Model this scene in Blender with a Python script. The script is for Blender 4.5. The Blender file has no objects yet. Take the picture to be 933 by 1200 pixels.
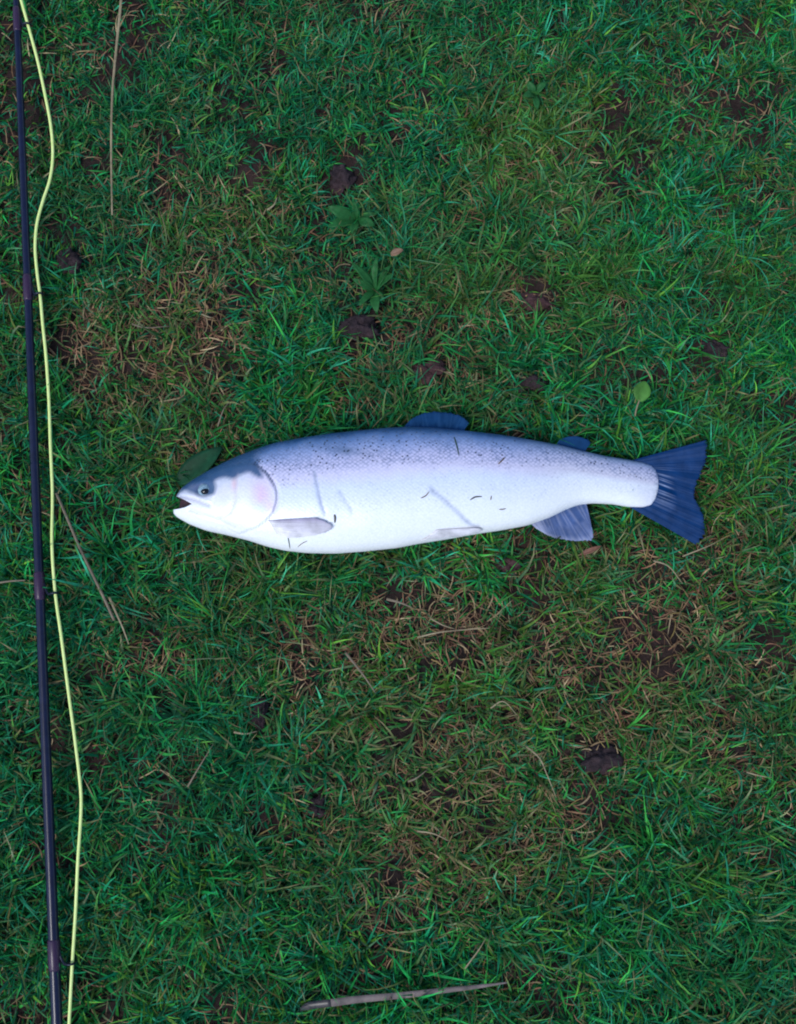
import bpy, bmesh, math, random
import numpy as np
from mathutils import Vector, Matrix

random.seed(7)
RNG = np.random.default_rng(11)
R = math.radians
scene = bpy.context.scene
COL = scene.collection

# ------------------------------------------------------------------ camera
TILT, DIST, FOV = R(8.0), 1.22, R(52.4)
CAM = np.array([0.0, -DIST*math.sin(TILT), DIST*math.cos(TILT)])
cd = bpy.data.cameras.new('camera')
cd.sensor_fit = 'VERTICAL'; cd.sensor_height = 24.0
cd.lens = 12.0/math.tan(FOV/2)
cd.clip_start = 0.01; cd.clip_end = 500
cam = bpy.data.objects.new('camera', cd); COL.objects.link(cam)
cam.location = CAM; cam.rotation_euler = (TILT, 0, 0)
scene.camera = cam

# ------------------------------------------------------------------ sky, sun, exposure
SUN_EL, SUN_AZ = R(58), R(225)          # azimuth: clockwise from +Y
w = bpy.data.worlds.new('World'); scene.world = w; w.use_nodes = True
nt = w.node_tree; nt.nodes.clear()
sky = nt.nodes.new('ShaderNodeTexSky'); sky.sky_type = 'NISHITA'
sky.sun_disc = False; sky.sun_elevation = SUN_EL; sky.sun_rotation = SUN_AZ
sky.air_density = 1.0; sky.dust_density = 0.8; sky.ozone_density = 2.2
bg = nt.nodes.new('ShaderNodeBackground'); bg.inputs['Strength'].default_value = 0.13
wo = nt.nodes.new('ShaderNodeOutputWorld')
nt.links.new(sky.outputs[0], bg.inputs[0]); nt.links.new(bg.outputs[0], wo.inputs[0])
sl = bpy.data.lights.new('sun', 'SUN'); sl.energy = 1.5; sl.angle = R(24); sl.color = (1.0, 0.99, 0.97)
so = bpy.data.objects.new('sun', sl); COL.objects.link(so)
sd = Vector((math.sin(SUN_AZ)*math.cos(SUN_EL), math.cos(SUN_AZ)*math.cos(SUN_EL), math.sin(SUN_EL)))
so.rotation_euler = (-sd).to_track_quat('-Z', 'Y').to_euler(); so.location = sd*5
vs = scene.view_settings
vs.view_transform = 'Standard'; vs.look = 'None'; vs.gamma = 1.0; vs.use_curve_mapping = False
vs.exposure = 0.66
scene.cycles.filter_width = 2.0

# ------------------------------------------------------------------ plan coordinates
# the photograph's own measurements (933 x 1200 grid) turned into metres on a level plane
K2 = 2*math.tan(FOV/2)
CT, ST = math.cos(TILT), math.sin(TILT)
def W(px, py, z=0.0):
    px = np.asarray(px, float); py = np.asarray(py, float); z = np.asarray(z, float)
    a = K2*(px-466.5)/1200; b = K2*(600-py)/1200
    dx, dy, dz = a, ST + b*CT, -CT + b*ST
    t = (z-CAM[2])/dz
    return np.stack(np.broadcast_arrays(CAM[0]+dx*t, CAM[1]+dy*t, z), -1)
def PX(x, y, z):
    vx, vy, vz = x-CAM[0], y-CAM[1], z-CAM[2]
    d = vy*ST - vz*CT; u = vy*CT + vz*ST
    return 466.5 + vx/d/K2*1200, 600 - u/d/K2*1200

def hash2(ix, iy, s):
    h = (ix.astype(np.int64)*374761393 + iy.astype(np.int64)*668265263 + s*974634777) & 0xffffffff
    h = ((h ^ (h >> 13))*1274126177) & 0xffffffff
    return ((h ^ (h >> 16)) & 0xffffff)/float(0xffffff)
def vnoise(x, y, f, s=0):
    x = np.asarray(x, float)*f+1000; y = np.asarray(y, float)*f+1000
    ix, iy = np.floor(x), np.floor(y); fx, fy = x-ix, y-iy
    fx = fx*fx*(3-2*fx); fy = fy*fy*(3-2*fy)
    a, b = hash2(ix, iy, s), hash2(ix+1, iy, s); c, d = hash2(ix, iy+1, s), hash2(ix+1, iy+1, s)
    return (a+(b-a)*fx)*(1-fy) + (c+(d-c)*fx)*fy
def fbm(x, y, f, s=0, n=3):
    t, a, m = 0, 1.0, 0
    for i in range(n):
        t = t + a*vnoise(x, y, f*2**i, s+i*17); m += a; a *= .5
    return t/m
def sstep(a, b, x):
    t = np.clip((x-a)/(b-a), 0, 1); return t*t*(3-2*t)

# ------------------------------------------------------------------ materials
def mat(name):
    m = bpy.data.materials.new(name); m.use_nodes = True
    b = m.node_tree.nodes['Principled BSDF']
    return m, m.node_tree, b
def N(nt, kind, **kw):
    n = nt.nodes.new(kind)
    for k, v in kw.items():
        if hasattr(n, k): setattr(n, k, v)
        else: n.inputs[k].default_value = v
    return n
def L(nt, a, b): nt.links.new(a, b)
def ramp(nt, fac, stops):
    r = nt.nodes.new('ShaderNodeValToRGB')
    e = r.color_ramp.elements
    while len(e) < len(stops): e.new(0.5)
    for i, (p, c) in enumerate(stops):
        e[i].position = p; e[i].color = (*c, 1) if len(c) == 3 else c
    L(nt, fac, r.inputs[0]); return r
def mixc(nt, fac, a, b, bt='MIX'):
    m = nt.nodes.new('ShaderNodeMix'); m.data_type = 'RGBA'; m.blend_type = bt
    for s, v in ((m.inputs[0], fac), (m.inputs[6], a), (m.inputs[7], b)):
        if isinstance(v, (int, float)): s.default_value = v
        elif isinstance(v, tuple): s.default_value = (*v, 1)
        else: L(nt, v, s)
    return m.outputs[2]
def noise(nt, scale, detail=3, rough=.6, vec=None):
    n = N(nt, 'ShaderNodeTexNoise'); n.inputs['Scale'].default_value = scale
    n.inputs['Detail'].default_value = detail; n.inputs['Roughness'].default_value = rough
    if vec is not None: L(nt, vec, n.inputs['Vector'])
    return n
def coord(nt): return nt.nodes.new('ShaderNodeTexCoord').outputs['Object']
def bump(nt, b, h, strength, dist):
    n = nt.nodes.new('ShaderNodeBump'); n.inputs['Strength'].default_value = strength
    n.inputs['Distance'].default_value = dist; L(nt, h, n.inputs['Height']); L(nt, n.outputs[0], b.inputs['Normal'])
def attr(nt, name):
    a = nt.nodes.new('ShaderNodeAttribute'); a.attribute_name = name; return a

def leafy(name, col_src, rough=.42, transl=.35, spec=.5):
    """thin plant tissue: colour from the 'tint' attribute or a fixed colour, some light passing through"""
    m, nt, b = mat(name)
    c = coord(nt); n = noise(nt, 180, 2, .6, c)
    if col_src is None: base = attr(nt, 'tint').outputs['Color']
    else: base = mixc(nt, 0.0, col_src, col_src)
    v = ramp(nt, n.outputs[0], [(0.25, (.72, .72, .72)), (0.75, (1.2, 1.2, 1.2))])
    v2 = ramp(nt, noise(nt, 32, 3, .6, c).outputs[0], [(.3, (.6, .58, .56)), (.7, (1.15, 1.15, 1.15))])
    cc = mixc(nt, 1.0, mixc(nt, 1.0, base, v.outputs[0], 'MULTIPLY'), v2.outputs[0], 'MULTIPLY')
    L(nt, cc, b.inputs['Base Color']); b.inputs['Roughness'].default_value = rough
    b.inputs['Specular IOR Level'].default_value = spec
    tr = nt.nodes.new('ShaderNodeBsdfTranslucent'); L(nt, cc, tr.inputs['Color'])
    mx = nt.nodes.new('ShaderNodeMixShader'); mx.inputs[0].default_value = transl
    out = nt.nodes['Material Output']
    L(nt, b.outputs[0], mx.inputs[1]); L(nt, tr.outputs[0], mx.inputs[2]); L(nt, mx.outputs[0], out.inputs['Surface'])
    return m
M = {}
M['grass'] = leafy('grass_blade', None, .45, .16, .12)
M['dry'] = leafy('dry_grass_blade', None, .6, .15, .15)
M['leaf_bright'] = leafy('bright_leaf', (.085, .26, .045), .5, .3, .2)
M['leaf_mid'] = leafy('weed_leaf', (.022, .14, .035), .5, .25, .2)
M['leaf_dark'] = leafy('dark_leaf', (.008, .060, .026), .55, .15, .15)
M['leaf_dead'] = leafy('dead_leaf', (.26, .15, .085), .6, .15)
M['leaf_rust'] = leafy('rust_leaf', (.20, .085, .05), .6, .1)
M['straw'] = leafy('straw', (.30, .24, .135), .55, .1)
M['straw_grey'] = leafy('grey_straw', (.20, .155, .10), .6, .1)
M['wet_black'] = leafy('wet_fragment', (.02, .022, .02), .35, .05)
M['fragment_brown'] = leafy('brown_fragment', (.16, .10, .06), .5, .1)
M['fragment_green'] = leafy('green_fragment', (.03, .07, .04), .5, .2)

def soil_nodes(nt, b, c, dark, light, red):
    n1 = noise(nt, 45, 6, .7, c); n2 = noise(nt, 260, 4, .7, c); n3 = noise(nt, 9, 3, .5, c)
    r1 = ramp(nt, n1.outputs[0], [(.3, dark), (.72, light)])
    c2 = mixc(nt, 1.0, r1.outputs[0], ramp(nt, n2.outputs[0], [(.25, (.55,)*3), (.8, (1.35,)*3)]).outputs[0], 'MULTIPLY')
    f = ramp(nt, n3.outputs[0], [(.45, (0, 0, 0)), (.7, (1, 1, 1))])
    fin = mixc(nt, f.outputs[0], c2, mixc(nt, .5, c2, red))
    L(nt, fin, b.inputs['Base Color'])
    ad = nt.nodes.new('ShaderNodeMath'); ad.operation = 'MULTIPLY_ADD'; ad.inputs[1].default_value = .6
    L(nt, n2.outputs[0], ad.inputs[0]); L(nt, n1.outputs[0], ad.inputs[2])
    bump(nt, b, ad.outputs[0], 1.0, .004)
    b.inputs['Roughness'].default_value = .8; b.inputs['Specular IOR Level'].default_value = .12
m, nt_, b_ = mat('soil'); soil_nodes(nt_, b_, coord(nt_), (.005, .004, .004), (.040, .027, .024), (.055, .03, .025)); M['soil'] = m
m, nt_, b_ = mat('clod_soil'); soil_nodes(nt_, b_, coord(nt_), (.012, .010, .012), (.070, .046, .050), (.08, .042, .045)); M['clod'] = m
m, nt_, b_ = mat('red_clod_soil'); soil_nodes(nt_, b_, coord(nt_), (.030, .016, .018), (.12, .062, .062), (.13, .06, .055)); M['clod_red'] = m

# fish skin: pigment comes from the 'pigment' attribute, speckles and scales from nodes
def skin():
    m, nt, b = mat('trout_skin')
    c = coord(nt)
    pig = attr(nt, 'pigment').outputs['Color']; sp = attr(nt, 'speckle').outputs['Fac']
    mp = nt.nodes.new('ShaderNodeMapping'); mp.inputs['Scale'].default_value = (1, 1, .35); L(nt, c, mp.inputs[0])
    def dots(scale, lo, hi):
        v = N(nt, 'ShaderNodeTexVoronoi'); v.inputs['Scale'].default_value = scale; L(nt, mp.outputs[0], v.inputs['Vector'])
        return ramp(nt, v.outputs['Distance'], [(lo, (1, 1, 1)), (hi, (0, 0, 0))]).outputs[0], v
    d1, v1 = dots(210, .16, .30)          # bigger black spots
    mp2 = nt.nodes.new('ShaderNodeMapping'); mp2.inputs['Scale'].default_value = (.85, 1.1, 0); mp2.inputs['Rotation'].default_value = (0, 0, R(45)); L(nt, c, mp2.inputs[0])
    v2 = N(nt, 'ShaderNodeTexVoronoi'); v2.inputs['Scale'].default_value = 290; v2.inputs['Randomness'].default_value = .38; L(nt, mp2.outputs[0], v2.inputs['Vector'])
    d2 = ramp(nt, v2.outputs['Distance'], [(.30, (0, 0, 0)), (.62, (1, 1, 1))]).outputs[0]          # dark rims of the scales
    gate = ramp(nt, noise(nt, 34, 2, .5, c).outputs[0], [(.34, (0, 0, 0)), (.55, (1, 1, 1))]).outputs[0]
    gate2 = ramp(nt, noise(nt, 60, 2, .5, c).outputs[0], [(.3, (.4,)*3), (.7, (1, 1, 1))]).outputs[0]
    def mul(a, b_):
        q = nt.nodes.new('ShaderNodeMath'); q.operation = 'MULTIPLY'
        for s, v in ((q.inputs[0], a), (q.inputs[1], b_)):
            if isinstance(v, (int, float)): s.default_value = v
            else: L(nt, v, s)
        return q.outputs[0]
    f1 = mul(mul(d1, gate), mul(sp, .9)); f2 = mul(mul(d2, gate2), mul(sp, .80))
    c1 = mixc(nt, f2, pig, (.12, .17, .30)); c2 = mixc(nt, f1, c1, (.03, .045, .075))
    mo = ramp(nt, noise(nt, 420, 3, .7, c).outputs[0], [(.3, (.90, .91, .93)), (.7, (1.06, 1.05, 1.04))]).outputs[0]
    c2 = mixc(nt, 1.0, c2, mo, 'MULTIPLY')
    L(nt, c2, b.inputs['Base Color'])
    b.inputs['Roughness'].default_value = .42; b.inputs['Specular IOR Level'].default_value = .35
    b.inputs['Metallic'].default_value = .08
    b.inputs['Coat Weight'].default_value = .12; b.inputs['Coat Roughness'].default_value = .18
    v3 = N(nt, 'ShaderNodeTexVoronoi'); v3.inputs['Scale'].default_value = 290; L(nt, mp2.outputs[0], v3.inputs['Vector']); v3.inputs['Randomness'].default_value = .38
    bump(nt, b, v3.outputs['Distance'], .13, .0012)
    return m
M['skin'] = skin()
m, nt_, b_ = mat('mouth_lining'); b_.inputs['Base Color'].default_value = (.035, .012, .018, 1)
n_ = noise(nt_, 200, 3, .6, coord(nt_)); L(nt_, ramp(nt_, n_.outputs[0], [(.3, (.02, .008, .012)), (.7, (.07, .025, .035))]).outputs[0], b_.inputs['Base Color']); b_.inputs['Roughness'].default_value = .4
M['mouth'] = m
def finmat(name, dark, light, transl=.15):
    m, nt, b = mat(name)
    r = attr(nt, 'ray').outputs['Fac']; c = coord(nt)
    base = ramp(nt, r, [(0.0, dark), (1.0, light)]).outputs[0]
    v = ramp(nt, noise(nt, 70, 4, .6, c).outputs[0], [(.3, (.75,)*3), (.7, (1.2,)*3)]).outputs[0]
    cc = mixc(nt, 1.0, base, v, 'MULTIPLY'); L(nt, cc, b.inputs['Base Color'])
    b.inputs['Roughness'].default_value = .45; b.inputs['Specular IOR Level'].default_value = .05
    tr = nt.nodes.new('ShaderNodeBsdfTranslucent'); L(nt, cc, tr.inputs['Color'])
    mx = nt.nodes.new('ShaderNodeMixShader'); mx.inputs[0].default_value = transl
    L(nt, b.outputs[0], mx.inputs[1]); L(nt, tr.outputs[0], mx.inputs[2]); L(nt, mx.outputs[0], nt.nodes['Material Output'].inputs['Surface'])
    return m
M['fin_dark'] = finmat('dark_fin', (.004, .036, .115), (.035, .11, .25))
M['fin_tail'] = finmat('tail_fin_membrane', (.001, .030, .115), (.34, .42, .62))
M['fin_anal'] = finmat('anal_fin_membrane', (.055, .10, .24), (.45, .47, .60))
M['fin_pale'] = finmat('pale_fin_membrane', (.36, .32, .46), (.80, .78, .81), .25)
def simple(name, c1, c2, scale, rough, **kw):
    m, nt, b = mat(name)
    n = noise(nt, scale, 3, .6, coord(nt))
    L(nt, ramp(nt, n.outputs[0], [(.3, c1), (.7, c2)]).outputs[0], b.inputs['Base Color'])
    b.inputs['Roughness'].default_value = rough
    for k, v in kw.items(): b.inputs[k].default_value = v
    return m
M['iris'] = simple('eye_iris', (.10, .20, .27), (.30, .42, .50), 420, .3, **{'Coat Weight': .3, 'Coat Roughness': .1})
M['pupil'] = simple('eye_pupil', (.004, .005, .008), (.008, .009, .012), 200, .08, **{'Coat Weight': .2, 'Coat Roughness': .03, 'Specular IOR Level': .3})
M['blank'] = simple('rod_blank', (.003, .005, .020), (.006, .009, .034), 120, .3, **{'Coat Weight': .25, 'Coat Roughness': .15, 'Specular IOR Level': .25})
M['wrap'] = simple('rod_thread', (.022, .010, .032), (.040, .018, .048), 900, .4, **{'Coat Weight': .2, 'Coat Roughness': .15, 'Specular IOR Level': .25})
M['guide'] = simple('rod_guide_metal', (.010, .014, .028), (.022, .028, .045), 300, .3, Metallic=.5)
M['line'] = simple('fly_line_coating', (.62, .74, .22), (.72, .82, .30), 160, .45)

# ------------------------------------------------------------------ object helpers
def link(name, me, material=None, parent=None, loc=None):
    o = bpy.data.objects.new(name, me); COL.objects.link(o)
    if material is not None: me.materials.append(material)
    if parent is not None: o.parent = parent
    if loc is not None: o.location = loc
    return o
def tag(o, label, cat, group=None, kind=None):
    if label: o['label'] = label
    if cat: o['category'] = cat
    if group: o['group'] = group
    if kind: o['kind'] = kind
    return o
def thing(name, label, cat, loc, group=None):
    o = bpy.data.objects.new(name, None); COL.objects.link(o); o.location = loc; o.empty_display_size = .02
    return tag(o, label, cat, group)
def mesh_from(name, verts, faces, smooth=True):
    me = bpy.data.meshes.new(name); me.from_pydata([tuple(v) for v in verts], [], [tuple(f) for f in faces])
    if smooth: me.polygons.foreach_set('use_smooth', [True]*len(me.polygons))
    me.update(); return me
def fast_mesh(name, V, F):
    me = bpy.data.meshes.new(name); k = F.shape[1]
    me.vertices.add(len(V)); me.vertices.foreach_set('co', np.ascontiguousarray(V, np.float32).ravel())
    me.loops.add(F.size); me.loops.foreach_set('vertex_index', np.ascontiguousarray(F, np.int32).ravel())
    me.polygons.add(len(F)); me.polygons.foreach_set('loop_start', np.arange(0, F.size, k, dtype=np.int32))
    me.polygons.foreach_set('use_smooth', np.ones(len(F), bool))
    me.update(calc_edges=True); me.validate(); return me
def set_attr(me, name, arr, kind):
    a = me.attributes.new(name, kind, 'POINT')
    if kind == 'FLOAT_COLOR':
        c = np.ones((len(arr), 4), np.float32); c[:, :3] = arr; a.data.foreach_set('color', c.ravel())
    else: a.data.foreach_set('value', np.asarray(arr, np.float32))
def catmull(pts, n):
    P = np.asarray(pts, float); P = np.vstack([2*P[0]-P[1], P, 2*P[-1]-P[-2]])
    out = []
    segs = len(P)-3
    for q in np.linspace(0, segs, n):
        i = min(int(q), segs-1); t = q-i
        a, b, c, d = P[i], P[i+1], P[i+2], P[i+3]
        out.append(.5*((2*b)+(c-a)*t+(2*a-5*b+4*c-d)*t*t+(3*b-a-3*c+d)*t**3))
    return np.array(out)
def tube(pts, rad, sides=10, caps=True):
    P = np.asarray(pts, float); n = len(P); rad = np.broadcast_to(rad, (n,))
    T = np.gradient(P, axis=0); T /= np.linalg.norm(T, axis=1)[:, None]
    up = np.array([0, 0, 1.0]) if abs(T[0][2]) < .9 else np.array([1.0, 0, 0])
    A = np.cross(T, up); A /= np.linalg.norm(A, axis=1)[:, None]; B = np.cross(A, T)
    th = np.arange(sides)*2*math.pi/sides
    V = P[:, None]+rad[:, None, None]*(np.cos(th)[None, :, None]*A[:, None]+np.sin(th)[None, :, None]*B[:, None])
    V = V.reshape(-1, 3).tolist(); F = []
    for i in range(n-1):
        for j in range(sides):
            k = (j+1) % sides; F.append((i*sides+j, i*sides+k, (i+1)*sides+k, (i+1)*sides+j))
    if caps:
        F.append(tuple(range(sides))[::-1]); F.append(tuple(range((n-1)*sides, n*sides)))
    return V, F
def ribbon(pts, width, sides_fold=.25, thick=.0006):
    """a leaf blade: folded strip with a real thickness"""
    P = np.asarray(pts, float); n = len(P); wd = np.broadcast_to(width, (n,))
    T = np.gradient(P, axis=0); T /= np.linalg.norm(T, axis=1)[:, None]
    S = np.cross(T, [0, 0, 1.0]); S /= np.linalg.norm(S, axis=1)[:, None]; U = np.cross(S, T)
    V, F = [], []
    for i in range(n):
        h = wd[i]/2
        for s, u in ((-h, h*sides_fold), (0, 0), (h, h*sides_fold)): V.append(P[i]+S[i]*s+U[i]*u)
        for s, u in ((h, h*sides_fold-thick), (0, -thick), (-h, h*sides_fold-thick)): V.append(P[i]+S[i]*s+U[i]*u)
    for i in range(n-1):
        for j in range(6):
            k = (j+1) % 6; F.append((i*6+j, i*6+k, (i+1)*6+k, (i+1)*6+j))
    F.append(tuple(range(6))[::-1]); F.append(tuple(range((n-1)*6, n*6)))
    return V, F

# ------------------------------------------------------------------ bare-earth places (plan measurements)
BARE = [  # px, py, rx, ry, strength
 (403,195,20,28,1),(287,205,22,24,.9),(85,312,22,20,1),(75,262,22,14,.7),(500,97,16,18,.8),(421,388,26,17,1),(500,436,26,18,1),
 (620,450,30,15,.9),(595,663,20,15,1),(702,880,30,24,1),(790,800,22,26,.9),(800,762,14,22,.8),(910,747,26,16,.9),(306,842,18,30,.9),
 (371,945,18,16,.8),(836,410,24,20,.9),(905,92,18,20,.9),(872,270,22,18,.7),(237,375,16,26,.8),(630,352,28,16,.9),(520,930,50,28,.75),
 (450,1030,30,30,.6),(130,420,30,26,.5),(700,725,18,16,.7),(190,830,26,18,.7),(860,890,34,24,.5),(420,277,14,10,.9),(690,465,18,10,.7),
 (130,310,20,14,.6),(560,965,30,18,.6),(240,190,20,14,.4),(590,760,26,18,.5),(920,1000,24,30,.6),(110,740,16,14,.5),(780,650,24,14,.5)]
_h = random.Random(5)
BARE += [(_h.uniform(-60, 990), _h.uniform(-60, 1260), _h.uniform(5, 11), _h.uniform(5, 10), _h.uniform(.6, 1)) for _ in range(90)]
YELLOW = [(640,190,120,110,.9),(620,320,150,80,.8),(250,240,110,90,.6),(700,800,170,150,.8),(860,560,80,100,.6),(560,950,150,100,.8),(170,420,120,90,.5),(520,760,140,80,.7),(880,330,70,90,.5),(860,1080,90,90,.4),(300,720,90,60,.4)]
BROWN = [ # thatch-rich places
 (180,410,130,110,.9),(250,260,120,80,.6),(500,800,240,140,.85),(560,940,220,130,.85),(770,800,190,150,.75),(470,1040,120,70,.6),
 (330,640,160,50,.4),(560,350,120,70,.5),(640,650,160,50,.6),(240,520,100,60,.5),(860,640,90,90,.5),(200,760,110,60,.4),(880,900,80,110,.5),
 (480,440,130,40,.5),(620,220,90,60,.35)]
def blobfield(px, py, blobs, jitter=True):
    f = np.zeros(np.shape(px))
    if jitter:
        px = px + 22*(fbm(px, py, .03, 3)-.5)*2; py = py + 22*(fbm(px, py, .03, 9)-.5)*2
    for x, y, rx, ry, s in blobs:
        d = np.sqrt(((px-x)/rx)**2+((py-y)/ry)**2)
        f = np.maximum(f, s*(1-sstep(.5, 1.15, d)))
    return f
def ground_h(x, y):
    px, py = PX(x, y, 0*x)
    b = blobfield(px, py, BARE)
    return .009*(fbm(x, y, 7, 21)-.5) + .005*(fbm(x, y, 28, 5)-.5) + b*(.004+.008*(fbm(x, y, 70, 33)-.4))

# ------------------------------------------------------------------ ground
ax = np.concatenate([[-60, -25, -12, -6, -3.5, -2.5, -1.8, -1.3], np.linspace(-1.0, 1.0, 330), [1.3, 1.8, 2.5, 3.5, 6, 12, 25, 60]])
gx, gy = np.meshgrid(ax, ax); gz = ground_h(gx, gy)
n = len(ax); idx = np.arange(n*n).reshape(n, n)
F = np.stack([idx[:-1, :-1], idx[:-1, 1:], idx[1:, 1:], idx[1:, :-1]], -1).reshape(-1, 4)
ground = link('ground', fast_mesh('ground', np.stack([gx, gy, gz], -1).reshape(-1, 3), F), M['soil'])
ground['kind'] = 'structure'

# ------------------------------------------------------------------ trout
Z0 = .045                        # height of the fish's mid plane
TOP = np.array([(202.4,598),(203.2,590),(205,583.5),(208,577.5),(213.4,570.3),(226.3,561.3),(246.9,549.7),(264.9,540.7),(282.9,533),(303.5,525.3),
 (324,518.9),(360,512.2),(390,508),(419,505),(450,502),(475,500.5),(508,501.5),(544,505),(573,508),(600,511.5),(628,516),(656,520.5),(684,527),(711.5,532.7),
 (739,536.5),(756,539.5),(766,543),(771,548),(774,555),(775,564)])
BOT = np.array([(202.4,598),(203,601.5),(205,604),(208.3,606.6),(221.2,614),(241.7,621.8),(264.9,626.8),(290.6,633.3),(313.8,640.8),(334.3,645.4),
 (360,648.2),(393,648.8),(426,646.4),(465,642.3),(490,637.4),(524,632),(560,625.6),(586,621.8),(619,615.5),(645,606),(665,596),(680,590.5),(697,588.6),
 (720,589.5),(739,592.5),(756,593),(766,590),(771,583),(774,574),(775,564)])
HZ = np.array([(202.4,0),(203.2,4),(205,7),(208,9.5),(215,13),(226,16.5),(246,21),(270,25.5),(300,30),(330,33),(370,35.5),(430,36.5),(500,35.5),(560,32),(620,26),(680,19),
 (720,14.5),(745,11.5),(758,8.8),(766,6.5),(771,4.6),(774,2.8),(775,0)])/np.array([1, 1000])
def smooth_interp(x, tab):
    return np.interp(x, tab[:, 0], tab[:, 1])
XS = np.concatenate([202.4+ (np.linspace(0, 1, 26)**2)*10, np.linspace(213, 764, 552), 764+(1-(1-np.linspace(0, 1, 16)[1:])**2)*11])
def msmooth(x, tab, k=7):
    d = np.arange(150, 830, .5); v = smooth_interp(d, tab)
    ker = np.ones(k)/k; vv = np.convolve(v, ker, 'same'); vv = np.convolve(vv, ker, 'same')
    a = np.interp(x, d, vv); m = sstep(212, 226, x)*(1-sstep(752, 762, x))
    return smooth_interp(x, tab)*(1-m)+a*m
def prof(x): return msmooth(x, TOP, 15), msmooth(x, BOT, 15), msmooth(x, HZ, 25)
def zc(x):                       # centre height: sagging belly, tail resting on the sward
    return Z0 - .012*sstep(560, 775, x) - .004*(1-sstep(205, 300, x))
def up_z(x, y):                  # smooth upper surface height at plan position
    t, b, h = prof(x); v = np.clip((y-(t+b)/2)/np.maximum((b-t)/2, 1e-6), -1, 1)
    return zc(x) + h*(1-np.abs(v)**2.25)**(1/2.0)
def S(px, py):                   # mark seen at (px,py) on the skin -> plan position under it
    x, y = float(px), float(py)
    for _ in range(6):
        z = float(up_z(np.array([x]), np.array([y]))[0])
        p = W(px, py, z); x, y = [float(q) for q in PX(p[0], p[1], Z0)]
    return x, y
def Sl(pts): return np.array([S(*p) for p in pts])
def seg_dist(x, y, poly):
    d = np.full(np.shape(x), 1e9)
    for (ax_, ay), (bx, by) in zip(poly[:-1], poly[1:]):
        vx, vy = bx-ax_, by-ay; t = np.clip(((x-ax_)*vx+(y-ay)*vy)/(vx*vx+vy*vy), 0, 1)
        d = np.minimum(d, np.hypot(x-ax_-t*vx, y-ay-t*vy))
    return d
def inside(x, y, poly):
    c = np.zeros(np.shape(x), bool); P = np.asarray(poly, float)
    for i in range(len(P)):
        x1, y1 = P[i]; x2, y2 = P[i-1]
        if y1 == y2: continue
        c ^= ((y1 > y) != (y2 > y)) & (x < (x2-x1)*(y-y1)/(y2-y1)+x1)
    return c
GILL = catmull(Sl([(299,544),(304,548),(312,555),(319,565),(323.5,576),(323.5,588),(319,601),(309,612),(296,620),(280,625)]), 60)
PREOP = catmull(Sl([(279,556),(277.5,570),(276,582),(270,598),(258,608)]), 30)
SUBOP = catmull(Sl([(270,601),(288,607),(306,607)]), 16)
MAX = catmull(Sl([(211,582),(222,584),(233,587.5),(245,592.5)]), 20)
JAWL = catmull(Sl([(222,597),(240,604),(262,612),(276,618)]), 20)
THROAT = [catmull(Sl(p), 12) for p in ([(262,616),(280,621),(296,622)], [(268,621),(286,626),(304,626)], [(282,606),(296,612),(308,612)])]
EYE = S(239.5, 574)
SCARS = [(catmull(Sl([(368,552),(372,570),(376,588),(381,602)]), 20), 2.2, 1.0), (catmull(Sl([(398,577),(405,587),(413,600)]), 16), 2.2, .55),
         (catmull(Sl([(505,573),(518,583),(532,596),(550,613),(560,618)]), 24), 2.6, .9)]
LAT = catmull([(322,560),(380,548),(440,546),(500,548),(560,549),(620,550),(680,554),(730,560),(770,565)], 60)
GILLAREA = np.vstack([GILL, [(250,612),(250,552),(290,548)]])

def relief(x, y):
    """skin relief in metres, seen from the side"""
    r = np.zeros(np.shape(x)); ins = inside(x, y, GILLAREA); d = seg_dist(x, y, GILL)
    r += np.where(ins, .0016*np.exp(-d/14), -.0020*np.exp(-(d/3.4)**2)*(1-.6*sstep(585, 612, y)))
    r -= .0008*np.exp(-(seg_dist(x, y, PREOP)/2.2)**2)
    r -= .0004*np.exp(-(seg_dist(x, y, SUBOP)/2.0)**2)
    dm = seg_dist(x, y, MAX); r -= .0017*np.exp(-(dm/1.5)**2)
    dm2 = seg_dist(x, y, MAX-np.array([0, 4.0])); r += .0010*np.exp(-(dm2/3.0)**2)
    r -= .0011*np.exp(-(seg_dist(x, y, JAWL)/1.8)**2)
    for q in THROAT: r -= .0006*np.exp(-(seg_dist(x, y, q)/1.5)**2)
    de = np.hypot((x-EYE[0])/1.12, y-EYE[1]); r += -.0022*np.exp(-(de/8.5)**4) + .0007*np.exp(-((de-11.5)/2.5)**2)
    for p, wd, s in SCARS: r -= .0005*s*np.exp(-(seg_dist(x, y, p)/wd)**2)
    r -= .0002*np.exp(-(seg_dist(x, y, LAT)/1.2)**2)
    r += .0009*(fbm(x, y, .02, 71)-.5)
    return r

NA = 128
th = np.arange(NA)*2*math.pi/NA
t_, b_, h_ = prof(XS)
cy, hy = (t_+b_)/2, (b_-t_)/2
e = 2/2.25
yy = cy[:, None]+hy[:, None]*np.sign(np.cos(th))*np.abs(np.cos(th))**e
zz = zc(XS)[:, None]+h_[:, None]*np.sin(th)
xx = np.repeat(XS[:, None], NA, 1)
rel = relief(xx, yy)*np.clip(np.abs(np.sin(th))*1.6, 0, 1)
zz = zz + np.sign(np.sin(th))*rel*np.clip(h_/.012, 0, 1)[:, None]
zz = np.where(zz < .012, .012+(zz-.012)*.35, zz)          # weight presses the lower side flat
P3 = W(xx, yy, Z0); P3[..., 2] = zz
TROUT_LOC = np.array([*W(490, 580, 0)[:2], 0.0])
trout = thing('trout', 'silver rainbow trout lying on its side on the grass with its mouth open', 'fish', TROUT_LOC)
V = (P3-TROUT_LOC).reshape(-1, 3)
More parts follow.
